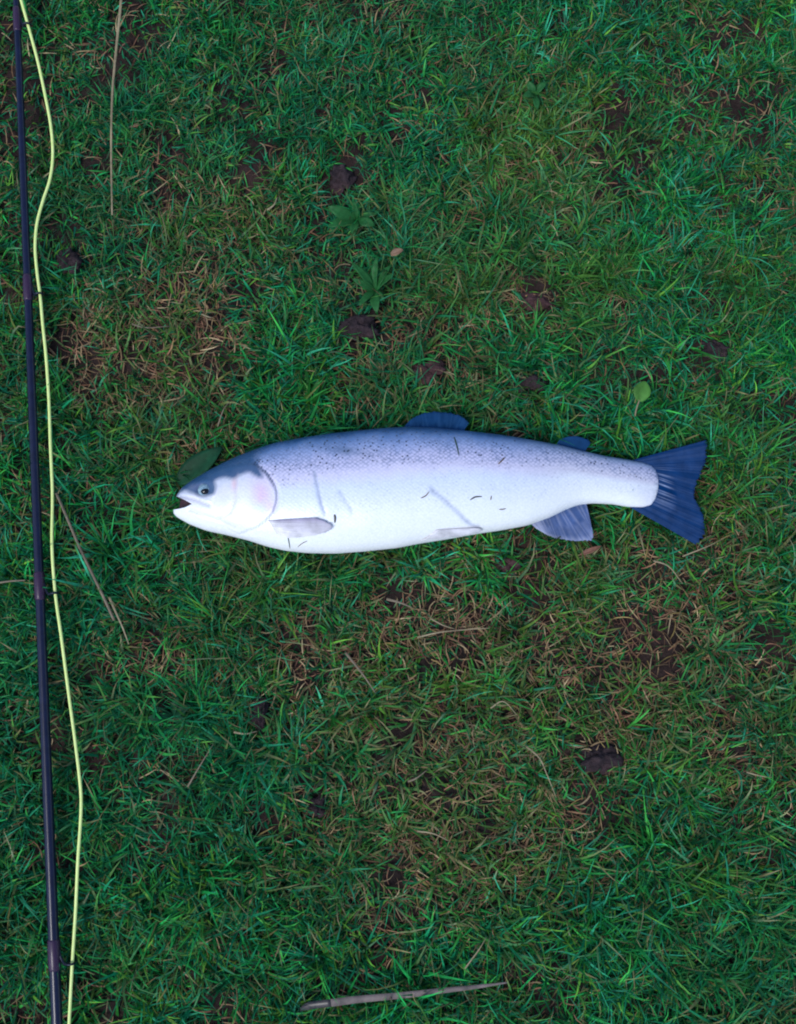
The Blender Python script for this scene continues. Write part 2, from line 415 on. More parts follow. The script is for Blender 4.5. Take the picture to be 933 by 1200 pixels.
nX = len(XS); ii, jj = np.meshgrid(np.arange(nX-1), np.arange(NA), indexing='ij'); kk = (jj+1) % NA
F = np.stack([ii*NA+jj, (ii+1)*NA+jj, (ii+1)*NA+kk, ii*NA+kk], -1).reshape(-1, 4)
tmp = fast_mesh('trout_tmp', V, F)
bm = bmesh.new(); bm.from_mesh(tmp); bmesh.ops.remove_doubles(bm, verts=bm.verts, dist=1e-6)
bmesh.ops.holes_fill(bm, edges=bm.edges, sides=0); bmesh.ops.recalc_face_normals(bm, faces=bm.faces); bm.to_mesh(tmp); bm.free()
# open the mouth: cut a tapering gape through the snout
gape = catmull([(192,579),(205,581.4),(212,584.2),(219,587.6),(227.5,592.4)], 14)
gape2 = catmull([(227.5,592.4),(220,595.6),(211,597.2),(204,597.4),(192,597.4)], 14)[1:]
poly = np.vstack([gape, gape2]); k = len(poly)
lo = W(poly[:, 0], poly[:, 1], Z0)-TROUT_LOC; hi = lo.copy(); lo[:, 2] = .032; hi[:, 2] = .12
cut = mesh_from('cut', np.vstack([lo, hi]), [tuple(range(k)), tuple(range(k, 2*k))[::-1]]+[(i, i+k, (i+1) % k+k, (i+1) % k) for i in range(k)], False)
bm = bmesh.new(); bm.from_mesh(cut); bmesh.ops.recalc_face_normals(bm, faces=bm.faces); bm.to_mesh(cut); bm.free()
tmp.materials.append(M['skin']); tmp.materials.append(M['mouth']); cut.materials.append(M['skin']); cut.materials.append(M['mouth'])
cut.polygons.foreach_set('material_index', [1]*len(cut.polygons))
oa, ob = bpy.data.objects.new('a', tmp), bpy.data.objects.new('b', cut); COL.objects.link(oa); COL.objects.link(ob)
md = oa.modifiers.new('m', 'BOOLEAN'); md.object = ob; md.operation = 'DIFFERENCE'; md.solver = 'EXACT'
dg = bpy.context.evaluated_depsgraph_get()
body_me = bpy.data.meshes.new_from_object(oa.evaluated_get(dg)); body_me.name = 'trout_body'
for o in (oa, ob): bpy.data.objects.remove(o)
bpy.data.meshes.remove(tmp); bpy.data.meshes.remove(cut)
nv = len(body_me.vertices); co = np.zeros(nv*3, np.float32); body_me.vertices.foreach_get('co', co); co = co.reshape(-1, 3)+TROUT_LOC
bx, by = PX(co[:, 0], co[:, 1], np.full(nv, Z0))
t_, b_, h_ = prof(bx); v = np.clip((b_-by)/np.maximum(b_-t_, 1e-4), 0, 1)       # 0 belly .. 1 back
def lut(v, stops):
    p = [s[0] for s in stops]; return np.stack([np.interp(v, p, [s[1][i] for s in stops]) for i in range(3)], -1)
vn = v + .05*(fbm(bx, by, .03, 41)-.5) + .05*(fbm(bx, by, .15, 44)-.5) + .16*(fbm(bx, by, .11, 47)-.5)*(1-sstep(285, 315, bx))
flank = lut(vn, [(0, (.79, .80, .80)), (.30, (.74, .78, .82)), (.50, (.66, .72, .83)), (.62, (.66, .63, .79)), (.72, (.54, .53, .73)),
                 (.82, (.31, .38, .62)), (.91, (.10, .20, .43)), (.965, (.018, .085, .23)), (1, (.008, .055, .16))])
tailp = lut(vn, [(0, (.78, .79, .80)), (.45, (.73, .76, .81)), (.58, (.62, .60, .70)), (.80, (.48, .48, .64)), (.93, (.24, .30, .47)), (1, (.05, .10, .20))])
mt = sstep(560, 700, bx)[:, None]; pig = flank*(1-mt)+tailp*mt
head = lut(vn, [(0, (.78, .79, .80)), (.35, (.75, .77, .81)), (.55, (.70, .69, .76)), (.66, (.60, .62, .70)), (.76, (.52, .54, .66)), (.85, (.10, .17, .30)), (1, (.012, .05, .13))])
mh = (1-sstep(278, 322, bx))[:, None]; pig = pig*(1-mh)+head*mh
def blend(mask, c): 
    global pig
    m_ = np.clip(mask, 0, 1)[:, None]; pig = pig*(1-m_)+np.array(c)*m_
ins = inside(bx, by, GILLAREA); dg_ = seg_dist(bx, by, GILL)
opx, opy = S(309, 578); opm = np.exp(-(np.abs((bx-opx)/15)**3+np.abs((by-opy)/24)**3))
blend(.75*opm*ins, (.62, .56, .70))
pk = S(309, 583); blend(1.1*fbm(bx, by, .12, 3)*np.exp(-(((bx-pk[0]-.3*(by-pk[1]))/9)**2+((by-pk[1])/13)**2)), (.72, .38, .54))
pk = S(306, 597); blend(.6*ins*np.exp(-(((bx-pk[0])/10)**2+((by-pk[1])/8)**2)), (.52, .64, .78))
pk = S(274.5, 567); blend(.75*np.exp(-(((bx-pk[0])/3.2)**2+((by-pk[1])/8)**2)), (.74, .50, .54))
pk = S(263, 588); blend(.45*np.exp(-(((bx-pk[0])/9)**2+((by-pk[1])/8)**2)), (.62, .62, .74))
blend(.75*np.exp(-(dg_/1.3)**2)*sstep(582, 566, by), (.10, .13, .24)); blend(.45*np.exp(-(dg_/1.6)**2)*sstep(566, 582, by)*sstep(612, 598, by), (.60, .50, .66))
CROWN = np.vstack([catmull(Sl([(207,579.5),(216,574),(224,577.5),(233,580.5),(243,581),(251,579),(253,571),(252,563.5),(262,559.5),(273,561),(281,557),(291,553.5),(297,556.5),(303,559.5),(308.5,560),(306,552),(302,545)]), 90), [(318,500),(200,500)]])
cdist = seg_dist(bx, by, CROWN[:90]); cin = inside(bx, by, CROWN); cm = np.where(cin, .5+.5*sstep(0, 2.8, cdist), .5-.5*sstep(0, 2.8, cdist))
blend(.93*cm*(1-sstep(296, 312, bx)*sstep(548, 536, by)), (.016, .070, .17))
tz = S(228, 571); blend(.5*cin*np.exp(-(((bx-tz[0])/9)**2+((by-tz[1])/5)**2)), (.16, .18, .30))
blend(.22*np.exp(-(seg_dist(bx, by, PREOP)/1.6)**2), (.56, .46, .54)); blend(.35*np.exp(-(seg_dist(bx, by, SUBOP)/1.4)**2), (.48, .42, .50)); blend(.5*np.exp(-(seg_dist(bx, by, MAX)/1.2)**2), (.22, .22, .30))
blend(.3*np.exp(-(seg_dist(bx, by, JAWL)/1.5)**2), (.5, .48, .54))
for p, wd, s in SCARS: blend(.8*s*np.exp(-(seg_dist(bx, by, p)/(wd*(.45+.9*fbm(bx, by, .22, 9))))**2)*(.5+fbm(bx, by, .2, 8)), (.34, .38, .50))
sm = S(405, 528); blend(.7*np.exp(-(((bx-sm[0])/24)**2+((by-sm[1]-.1*(bx-sm[0]))/5)**2))*(.4+1.2*fbm(bx, by, .12, 77)), (.07, .12, .20))
blend(.22*np.exp(-(seg_dist(bx, by, LAT)/1.0)**2), (.45, .42, .52))
fing = 13*(vnoise(0*by, by, .32, 201)-.5)+7*(vnoise(0*by, by, .8, 202)-.5)
blend(.55*sstep(768, 776, bx+fing*.5), (.10, .14, .26)); blend(.35*sstep(735, 765, bx+fing*.5)*(1-v), (.60, .57, .68))
ms = sstep(205, 209, bx)*(1-sstep(211, 217, bx))*(v > .6); blend(.5*ms, (.30, .33, .42))
speck = sstep(.56, .72, v)*(1-.55*sstep(.90, .98, v)) ; speck = np.where(bx < 300, speck*.35*sstep(225, 290, bx), speck)
speck = np.maximum(speck, .5*sstep(.45, .58, v)*sstep(320, 335, bx)*(1-sstep(345, 380, bx)))
speck = np.maximum(speck, .75*sstep(620, 700, bx)*sstep(.50, .62, v)); speck = np.maximum(speck, .16*sstep(318, 330, bx)*sstep(.12, .35, v)); speck = np.where(ins, .04, speck)
set_attr(body_me, 'pigment', pig, 'FLOAT_COLOR'); set_attr(body_me, 'speckle', speck, 'FLOAT')
body_me.polygons.foreach_set('use_smooth', np.ones(len(body_me.polygons), bool))
body = link('body', body_me, None, trout); body['label'] = 'silver body with speckled blue back and white belly'

def fin(name, base, tip, nrow, nray, zf, material, thick=.0011, ridge=.0006, rayfun=None, label=None, wav=.0):
    """membrane between a base line and a tip line (plan measurements), ribbed by its rays, closed on both sides"""
    nc = nray*6+1; Bp, Tp = catmull(base, nc), catmull(tip, nc)
    top, ray, pl2 = [], [], []
    for i in range(nrow+1):
        s = i/nrow
        for j in range(nc):
            ph = j/6.0; p = Bp[j]*(1-s)+Tp[j]*s
            ph += .35*math.sin(1.7*ph)+.2*math.sin(4.1*ph+1); rr = .5+.5*math.cos(2*math.pi*ph)
            fr = .5+.5*math.cos(2*math.pi*ph*2) if s > .55 else rr
            rv = rr*(1-s)+fr*s
            if i == nrow: p = p+(Tp[j]-Bp[j])*(.015*(rr-.5)+.055*(random.random()-.5))
            z = zf(p[0], p[1], s, j/(nc-1))+ridge*rv*(1-.5*s)+wav*math.sin(7*j/(nc-1)+2*s)*s
            edge = min(1, (1-s)*4+.25)*min(1, min(j, nc-1-j)/3+.3)
            top.append((p[0], p[1], z, thick*edge)); ray.append(rayfun(s, j/(nc-1), rv) if rayfun else rv*.5)
    A = np.array(top); q = W(A[:, 0], A[:, 1], Z0); up = q.copy(); up[:, 2] = A[:, 2]; dn = q.copy(); dn[:, 2] = A[:, 2]-A[:, 3]
    Vv = np.vstack([up, dn])-TROUT_LOC; n0 = len(up); F = []
    for i in range(nrow):
        for j in range(nc-1):
            a, b, c, d = i*nc+j, i*nc+j+1, (i+1)*nc+j+1, (i+1)*nc+j
            F += [(a, d, c, b), (a+n0, b+n0, c+n0, d+n0)]
    rim = [j for j in range(nc)]+[i*nc+nc-1 for i in range(1, nrow+1)]+[nrow*nc+j for j in range(nc-2, -1, -1)]+[i*nc for i in range(nrow-1, 0, -1)]
    for a, b in zip(rim, rim[1:]+rim[:1]): F.append((a, b, b+n0, a+n0))
    me = mesh_from(name, Vv, F); bm = bmesh.new(); bm.from_mesh(me); bmesh.ops.recalc_face_normals(bm, faces=bm.faces); bm.to_mesh(me); bm.free()
    set_attr(me, 'ray', np.array(ray+ray), 'FLOAT')
    o = link(name, me, material, trout)
    if label: o['label'] = label
    FINPOLY.append((np.vstack([Bp, Tp[::-1]]), zf))
    return o
FINPOLY = []
tailz = lambda x, y, s, u: .034-.003*s
def PZ(pts, z):
    q = W([p[0] for p in pts], [p[1] for p in pts], z); a, b = PX(q[:, 0], q[:, 1], Z0); return np.stack([a, b], -1)
fin('tail_fin', [(738,538.5),(758,543),(768,551),(771,564),(768,578),(757,587),(738,591)],
    PZ([(829.5,515),(828,536),(822.5,554),(816,571),(815,582),(821,596),(826,612),(824,627),(817,638.5)], .034), 18, 18, tailz, M['fin_tail'],
    rayfun=lambda s, u, r: max(0, (r-.35))*1.3*max(0, 1-abs(s-.22)/.28)*max(0, 1-abs(u-.50)/.33)+.05*r+.03*math.sin(u*23)**2, label='dark blue fanned tail fin', wav=.002)
fin('dorsal_fin', [(468,506),(488,508),(510,509),(528,510),(539,511)], [(473,499),(482,490),(492,484),(508,481),(528,482.3),(543,487.5),(550,494.5)], 10, 11,
    lambda x, y, s, u: .042-.004*s, M['fin_dark'], rayfun=lambda s, u, r: .45*r*(1-.5*s)+.15*u, label='dark blue folded dorsal fin')
fin('adipose_fin', [(651,523),(664,526),(676,529),(686,531)], [(657,513.5),(668,510.2),(684,511.2),(693,517),(689,524)], 8, 5,
    lambda x, y, s, u: .038, M['fin_dark'], ridge=.0002, rayfun=lambda s, u, r: .2, label='small rounded dark adipose fin')
fin('anal_fin', [(619,609),(634,604),(650,596),(665,590),(688,584)], PZ([(629,619),(645,627.5),(664,632),(694,632),(693,611)], .036), 12, 12,
    lambda x, y, s, u: .036-.004*s, M['fin_anal'], rayfun=lambda s, u, r: .25*r+.55*max(0, 1-u*3.0)+.5*max(0, s-.85)*4, label='grey blue anal fin with pale leading edge', wav=.001)
def onbody(off):
    def f(x, y, s, u):
        return float(up_z(np.array([x]), np.array([y]))[0])+off+.003*s
    return f
fin('pectoral_fin', Sl([(314,610),(318,615),(321,620),(324.5,626)]), Sl([(371,607.5),(388,615),(389,619),(378,625.5),(358,629.5),(338,631)]), 14, 9,
    onbody(.0007), M['fin_pale'], thick=.0006, rayfun=lambda s, u, r: min(1, .32+.75*u+.18*r-.10*s-.30*max(0, 1-u*7)+.6*max(0, 1-s*5)), label='pale pinkish pectoral fin folded against the belly')
fin('pelvic_fin', Sl([(511,621),(505,626),(498,630.5),(492,634)]), Sl([(560,619),(565,621.5),(558,624.5),(540,628.5)]), 12, 6,
    onbody(.0008), M['fin_pale'], thick=.0005, rayfun=lambda s, u, r: .85+.1*r-.25*max(0, 1-u*6)+.3*max(0, 1-s*4), label='pale pelvic fin lying along the belly edge')
# eye
ez = float(up_z(np.array([EYE[0]]), np.array([EYE[1]]))[0])
ec = W(EYE[0], EYE[1], Z0); ec[2] = ez-.0022
def dome(rad, h, seg=28, rings=8, hole=0.0):
    V, F = [], []
    for i in range(rings+1):
        a = hole+(1-hole)*i/rings
        for j in range(seg):
            p = 2*math.pi*j/seg; V.append((rad*a*math.cos(p)*1.08, rad*a*math.sin(p), h*(1-a*a)))
    for i in range(rings):
        for j in range(seg):
            k = (j+1) % seg; F.append((i*seg+j, (i+1)*seg+j, (i+1)*seg+k, i*seg+k))
    F.append(tuple(range(seg))[::-1]); return V, F
eye = link('eye', mesh_from('eye', *dome(.0070, .0040)), M['iris'], trout, tuple(ec-TROUT_LOC)); eye['label'] = 'grey blue eye with black pupil'
link('pupil', mesh_from('pupil', *dome(.0042, .0018)), M['pupil'], eye, (.0004, -.0012, .0026))

# ------------------------------------------------------------------ fishing rod
ROD_Z = .034
ra, rb = W(19.3, 0, ROD_Z), W(66.8, 1200, ROD_Z)
rd = (rb-ra); rlen = np.linalg.norm(rd); rd /= rlen
def rod_at(py):                       # point on the rod axis at plan row py
    lo_, hi_ = -.3, 1.3
    for _ in range(40):
        m_ = (lo_+hi_)/2; p = ra+rd*rlen*m_
        if PX(p[0], p[1], p[2])[1] < py: lo_ = m_
        else: hi_ = m_
    p = ra+rd*rlen*lo_; s = lo_*rlen
    return p, s
def rod_r(s): return .0041+.0019*(s/rlen)
ROD_LOC = np.array([*((ra+rb)/2)[:2], 0.0])
rod = thing('fishing_rod', 'dark navy fishing rod lying straight across the grass', 'fishing rod', ROD_LOC)
ss = np.linspace(-.95, rlen+.55, 60)
link('blank', mesh_from('blank', *tube([ra+rd*s-ROD_LOC for s in ss], np.array([max(.0012, rod_r(s)) for s in ss]), 20)), M['blank'], rod)
side = np.array([-rd[1], rd[0], 0]); side = side if side[0] > 0 else -side
GUIDES = [(32, 33.5), (347, 47.5), (697, 65.2), (1130, 84.6)]
LINE_Z = .036
guide_pts = []
for py, lx in GUIDES:
    p, s = rod_at(py); r = rod_r(s)
    q = [p+rd*(d)-ROD_LOC for d in (-.026, -.024, -.012, 0.004, .006)]
    link('thread_wrap', mesh_from('thread_wrap', *tube(q, np.array([r+.0001, r+.0007, r+.0009, r+.0008, r+.0001]), 20)), M['wrap'], rod)
    c = W(lx, py, LINE_Z); off = np.dot(c-p, side); rr = .0042
    gc = p+side*(off-.0012); gc[2] = LINE_Z+.001
    g = thing('guide', None, None, tuple(gc-ROD_LOC)); g.parent = rod; del_keys = [k for k in g.keys()]
    ring = [gc+rr*(math.cos(a)*side+math.sin(a)*np.array([0, 0, 1.0]))-gc for a in np.linspace(0, 2*math.pi, 25)]
    link('ring', mesh_from('ring', *tube(ring, .0013, 8, False)), M['guide'], g)
    a0 = p+side*(r*.8)+rd*-.018; a0[2] = ROD_Z+.001
    a1 = p+side*(r*.9)+rd*.002
    inner = gc-side*rr
    link('foot', mesh_from('foot', *tube(catmull([a0-gc, p+side*(r+.0012)-rd*.006-gc, (p+side*(r+.002)+inner)/2-gc, inner-gc], 14), .0016, 8)), M['guide'], g)
    guide_pts.append(gc)

# ------------------------------------------------------------------ fly line
LP = [(15,-60),(20,-20),(25,0),(34,32),(44,70),(53,110),(60,148),(61.5,180),(58,208),(50,235),(43.5,262),(41.3,290),(43.5,320),(47.5,347),(51,380),(54.5,420),(57,470),(59,520),
 (61,580),(61.8,640),(65.2,697),(72,745),(79.5,810),(87,862),(93,905),(95.3,935),(94.5,965),(92,1010),(88,1070),(84.6,1130),(81.8,1180),(80.3,1215),(79,1280)]
cv = catmull([(*W(x, y, LINE_Z)[:2], LINE_Z+.0015*math.sin(y*.021)+.0012*math.sin(y*.05+1)) for x, y in LP], 260)
fl = link('fly_line', mesh_from('fly_line', *tube(cv-ROD_LOC, .0018, 10)), M['line'], None, ROD_LOC)
tag(fl, 'pale yellow green fly line snaking beside the navy rod', 'fishing line')

# ------------------------------------------------------------------ lying stems, leaves, fragments
def stem(name, pts, wd0, wd1, material, label, cat='straw', group=None, flat=False, z=.036, n=24, zs=None):
    P = catmull([(*W(x, y, (zs[i] if zs else z))[:2], (zs[i] if zs else z)) for i, (x, y) in enumerate(pts)], n)
    loc = np.array([P[0][0], P[0][1], 0]); q = P-loc; wdt = np.linspace(wd0, wd1, n)
    if flat: Vv, F = ribbon(q, wdt)
    else: Vv, F = tube(q, wdt/2, 8)
    o = link(name, mesh_from(name, Vv, F), material, None, tuple(loc)); return tag(o, label, cat, group)
stem('straw_stem', [(143,-25),(142,0),(136,60),(132,105),(130.5,150),(130.5,200),(131.5,252)], .0034, .0018, M['straw'], 'long pale dry straw parallel to the top end of the fly line', flat=True, zs=[.042,.042,.041,.040,.040,.038,.034])
stem('straw_stem', [(66,578),(80,610),(95,645),(112,680),(124,705),(134,727)], .0030, .0036, M['straw_grey'], 'grey brown dry stem slanting away from the fly line', zs=[.037,.038,.038,.037,.036,.032])
stem('straw_stem', [(128,700),(136,718),(144,736),(151,755)], .0026, .0012, M['straw'], 'short straw coloured blade at the end of the grey brown stem', 'straw', flat=True, zs=[.034,.037,.036,.030])
stem('twig', [(-8,684),(12,681),(30,680)], .0026, .0018, M['straw_grey'], 'short thin twig poking at the rod', 'twig', z=.033)
stem('dead_reed', [(352,1187),(372,1180),(392,1175.5),(420,1172)], .0035, .0075, M['wet_black'], 'black wet end of a flat dead reed', 'reed', flat=True, zs=[.030,.034,.036,.037]) if False else None
# dead reed: dark wet tip and pale dry length are two parts of one reed
rp = catmull([(*W(x, y, .037)[:2], z) for x, y, z in [(350,1189,.022),(362,1182,.027),(385,1177.5,.031),(420,1173,.031),(470,1169.5,.028),(520,1163,.030),(560,1160,.026),(598,1157,.020)]], 48)
rloc = np.array([rp[0][0], rp[0][1], 0]); wdr = np.interp(np.arange(48), [0, 5, 16, 30, 40, 47], [.003, .0075, .0078, .0062, .0042, .0012])
reed = thing('dead_reed', 'flat dead reed with black wet end and pale grey blade', 'reed', rloc)
link('wet_end', mesh_from('wet_end', *ribbon((rp-rloc)[:15], wdr[:15])), simple('wet_reed', (.010, .010, .012), (.055, .045, .042), 80, .4), reed)
link('dry_blade', mesh_from('dry_blade', *ribbon((rp-rloc)[14:], wdr[14:])), simple('grey_reed', (.06, .05, .046), (.20, .155, .14), 60, .7), reed)

LOOSE = [([(453,702),(468,706),(483,712)], .004, M['straw_grey']), ([(489,747),(515,741),(545,738),(574,736)], .0026, M['straw']), ([(313,246),(325,231)], .003, M['straw']),
 ([(274,858),(288,860),(301,857)], .003, M['straw']), ([(220,922),(234,898),(250,872)], .0026, M['straw_grey']), ([(489,974),(508,977),(527,986)], .0024, M['straw']),
 ([(766,657),(784,664),(800,684)], .0024, M['straw']), ([(617,875),(632,888),(640,905),(652,935)], .0026, M['straw']), ([(478,916),(488,912),(501,902)], .003, M['straw_grey']),
 ([(575,830),(590,822),(606,838)], .0022, M['straw']), ([(255,500),(262,480),(270,470)], .0022, M['straw_grey']), ([(405,765),(425,790),(440,812)], .0035, M['straw_grey']),
 ([(155,380),(172,384),(200,382)], .0022, M['straw_grey']), ([(236,368),(250,372)], .0024, M['straw']), ([(875,905),(905,911)], .0022, M['straw']), ([(545,1135),(562,1112),(570,1098)], .0022, M['straw']),
 ([(800,652),(830,640),(850,630)], .0022, M['straw']), ([(505,725),(520,733),(533,737)], .0024, M['straw'])]
LOOSE_LABEL = ['short flat tan blade under the middle of the belly', 'long thin straw lying level below the belly', 'short straw beside the hole left of the broad leaved weed',
 'short pale blade touching the long narrow brown clod', 'slanting tan blade below the low dark weed', 'pale blade on the bare brown patch beside a kinked straw', 'yellowish bowed blade under the tail fin',
 'long bowed straw beside the wide dark soil clod', 'short tan blade above the bare brown patch', 'small arched straw in the brown grass above the long bowed straw', 'thin tan blade standing off the trout forehead',
 'wide brownish blade slanting below the belly scar', 'thin brown blade lying level in the brown patch near the rod', 'tiny pale blade at the foot of the tan bare patch near the rod',
 'small pale level blade right of the wide dark soil clod', 'slanting straw above the pale end of the dead reed', 'pale thin blade reaching out past the lower tail lobe', 'short straw crossing the long level straw below the belly']
for i, (pts, wd, mm) in enumerate(LOOSE):
    if len(pts) == 2: pts = [pts[0], ((pts[0][0]+pts[1][0])/2+2, (pts[0][1]+pts[1][1])/2+1.5), pts[1]]
    zs = [.020+.010*math.sin(math.pi*(k+.5)/len(pts))+.003*random.random() for k in range(len(pts))]
    stem('dry_grass_blade', pts, wd*.75, wd*.3, mm, LOOSE_LABEL[i], 'grass blade', 'loose dry blades lying on the lawn', flat=True, zs=zs, n=12)

def leaf_mesh(name, length, width, curl=.15, fold=.2, wav=.0, n=10, m_=6, point=1.0, stalk=0.0):
    V, F = [], []
    for side_ in (0, 1):
        for i in range(n+1):
            s = i/n; half = width/2*max(.06, (math.sin(math.pi*min(1, (s*.93+.05)))**.75)*(1-.35*s*point))
            for j in range(m_+1):
                u = j/m_*2-1; z = abs(u)*half*fold+length*curl*math.sin(s*math.pi*.8)+wav*math.sin(s*9+u*2)*abs(u)-(.0005 if side_ else 0)
                V.append((length*s, half*u, z))
    k = (n+1)*(m_+1)
    for i in range(n):
        for j in range(m_):
            a, b, c, d = i*(m_+1)+j, i*(m_+1)+j+1, (i+1)*(m_+1)+j+1, (i+1)*(m_+1)+j
            F += [(a, d, c, b), (a+k, b+k, c+k, d+k)]
    rim = list(range(m_+1))+[i*(m_+1)+m_ for i in range(1, n+1)]+[n*(m_+1)+j for j in range(m_-1, -1, -1)]+[i*(m_+1) for i in range(n-1, 0, -1)]
    for a, b in zip(rim, rim[1:]+rim[:1]): F.append((a, b, b+k, a+k))
    return mesh_from(name, V, F)
def single_leaf(name, px, py, ang, length, width, material, label, z=.034, cat='leaf', tilt=0, **kw):
    p = W(px, py, z); o = link(name, leaf_mesh(name, length, width, **kw), material, None, tuple(p)); o.rotation_euler = (tilt, R(-4), R(ang)); return tag(o, label, cat)
# small bright round leaf on its stalk
p = W(746, 480, .028); rl = thing('round_leaf', 'small bright green round leaf standing above the dorsal side of the tail', 'leaf', tuple(p))
o = link('leaf_blade', leaf_mesh('round_leaf_blade', .024, .021, .05, .12, point=.2), M['leaf_bright'], rl, (.0015, .008, .008)); o.rotation_euler = (0, R(-6), R(74))
link('stalk', mesh_from('stalk', *tube(catmull([(-.002, -.008, .0), (-.001, 0, .004), (.0018, .0095, .0082)], 8), .0009, 6)), M['straw'], rl)
# weed rosettes
def weed(px, py, leaves, label, z=.012, material=None):
    p = W(px, py, 0); p[2] = float(ground_h(np.array([p[0]]), np.array([p[1]]))[0])
    t = thing('weed', label, 'weed', tuple(p))
    for ang, ln, wd, el in leaves:
        o = link('leaf', leaf_mesh('weed_leaf', ln, wd, .14, .25, .0006, n=8, m_=4, point=.4), material or M['leaf_mid'], t, (0, 0, z))
        o.rotation_euler = (R(random.uniform(-25, 25)), R(-el*random.uniform(.5, 1.6)), R(ang+random.uniform(-14, 14))); o.scale = (random.uniform(.75, 1.25), random.uniform(.8, 1.15), 1)
    return t
weed(440, 345, [(95,.042,.012,24),(60,.034,.011,20),(130,.036,.012,18),(170,.028,.010,14),(20,.03,.010,16),(275,.030,.012,10),(230,.026,.010,12),(320,.024,.010,12)], 'leafy weed rosette with narrow leaves above the dorsal fin', material=M['leaf_mid'])
weed(418, 262, [(160,.036,.016,16),(215,.032,.015,12),(330,.034,.014,14),(20,.028,.013,20),(265,.028,.013,12),(95,.022,.011,26)], 'broad leaved weed growing by two dark bare soil holes')
weed(205, 838, [(20,.03,.013,18),(75,.022,.011,24),(340,.026,.012,14),(190,.022,.011,14),(140,.02,.010,18)], 'low dark weed between the fly line and a long bare soil gap', material=M['leaf_dark'])
weed(625, 118, [(30,.024,.010,20),(110,.022,.010,22),(200,.022,.010,18),(290,.022,.010,14)], 'small weed in the fine grass far above the tail', material=M['leaf_mid'])
single_leaf('broad_leaf', 208, 566, 38, .066, .032, M['leaf_dark'], 'dark green broad leaf tucked behind the trout head', z=.014, curl=.06)
single_leaf('dead_leaf', 458, 299, 20, .016, .010, M['leaf_dead'], 'tiny curled tan leaf beside the broad leaved weed', z=.034, curl=.2, fold=.5)
single_leaf('dead_leaf', 680, 650, 22, .026, .007, M['leaf_rust'], 'rusty brown dead leaf strip under the anal fin', z=.026, curl=.12, fold=.7)
single_leaf('dead_leaf', 655, 523, 60, .010, .008, M['leaf_dead'], 'tiny yellowish dead leaf beside the adipose fin', z=.040, curl=.1, fold=.4) if False else None

# fragments stuck to the fish
def frag(pts, wd, mm, label, lift=.0006):
    Q = []
    for x, y in catmull(pts, 9):
        sx, sy = S(x, y); q = W(sx, sy, Z0); q[2] = float(up_z(np.array([sx]), np.array([sy]))[0])+float(relief(np.array([sx]), np.array([sy]))[0])+lift; Q.append(q)
    Q = np.array(Q); loc = Q[0].copy(); tp = .75*wd*np.array([.4, .8, 1, 1, 1, 1, .9, .7, .3])
    o = link('grass_fragment', mesh_from('grass_fragment', *ribbon(Q-loc, tp, .15, .0005)), mm, None, tuple(loc)); tag(o, label, 'grass fragment', 'bits of grass stuck to the fish')
frag([(392,603),(392.7,607),(392.5,613)], .0030, M['wet_black'], 'short black bit of grass stuck behind the pectoral fin')
frag([(493,584),(499,581),(503,576)], .0014, M['fragment_brown'], 'thin curved brown bit stuck above the long belly scar')
frag([(551,586),(557,582.5),(565,582)], .0019, M['wet_black'], 'dark curved bit of grass stuck on the flank behind the long scar')
frag([(575,586),(576,581)], .0014, M['fragment_brown'], 'tiny brown fleck on the flank near the dark curved bit') if False else frag([(575,586),(575.5,583.5),(576,581)], .0014, M['fragment_brown'], 'tiny brown fleck on the flank near the dark curved bit')
frag([(585,597),(589,597),(593,596)], .0014, M['fragment_brown'], 'faint brown fleck low on the rear belly')
frag([(532,512),(535,521),(538,534)], .0018, M['fragment_green'], 'thin green blade stuck to the back below the dorsal fin')
frag([(584,544),(588,540),(592,536)], .0018, M['fragment_brown'], 'brown slanting bit stuck on the lilac side stripe')
frag([(337,626),(338.5,634),(340,643)], .0014, M['fragment_green'], 'thin dark blade crossing the belly below the pectoral fin')
frag([(349,641),(354,637),(360,634)], .0010, M['fragment_brown'], 'hair thin curved bit below the pectoral fin')

# soil clods
def clod(px, py, rx, ry, h, material, label, seed):
    bm = bmesh.new(); bmesh.ops.create_icosphere(bm, subdivisions=4, radius=1)
    p = W(px, py, 0); p[2] = float(ground_h(np.array([p[0]]), np.array([p[1]]))[0])
    A = np.array([v.co[:] for v in bm.verts])
    d = 1+.6*(fbm(A[:, 0]+A[:, 2]*.7+seed, A[:, 1]-A[:, 2]*.4, 1.6, seed, 4)-.5)*2 + .8*(fbm(A[:, 0]+seed*3, A[:, 1]+A[:, 2]*.6, 5, seed+5, 3)-.5)
    for v, k in zip(bm.verts, d): v.co = (v.co.x*k*rx/1000, v.co.y*k*ry/1000, max(v.co.z*k*h*.72, -.003))
    me = bpy.data.meshes.new('soil_clod'); bm.to_mesh(me); bm.free(); me.polygons.foreach_set('use_smooth', [True]*len(me.polygons))
    o = link('soil_clod', me, material, None, tuple(p+np.array([0, 0, .001]))); tag(o, label, 'soil clod', 'bare clods of soil showing through the grass')
clod(500, 437, 24, 15, .020, M['clod_red'], 'flat reddish brown soil clod just above the dorsal fin', 1)
clod(421, 388, 20, 13, .018, M['clod'], 'dark purple brown soil clod below the narrow leaved weed', 2)
clod(620, 451, 20, 10, .017, M['clod'], 'dark soil clod between the dorsal and adipose fins', 3)
clod(596, 664, 14, 11, .020, M['clod_red'], 'small round reddish soil clod under the belly ahead of the anal fin', 4)
clod(86, 312, 14, 16, .022, M['clod'], 'dark round soil clod beside the bend of the fly line', 5)
clod(703, 886, 23, 14, .018, M['clod'], 'wide dark soil clod in the brown grass well below the tail', 6)
clod(400, 212, 14, 16, .016, M['clod'], 'dark soil clod in the hole next to the broad leaved weed', 7)
clod(836, 411, 16, 11, .016, M['clod'], 'dark soil clod in the green grass above the tail fin', 8)
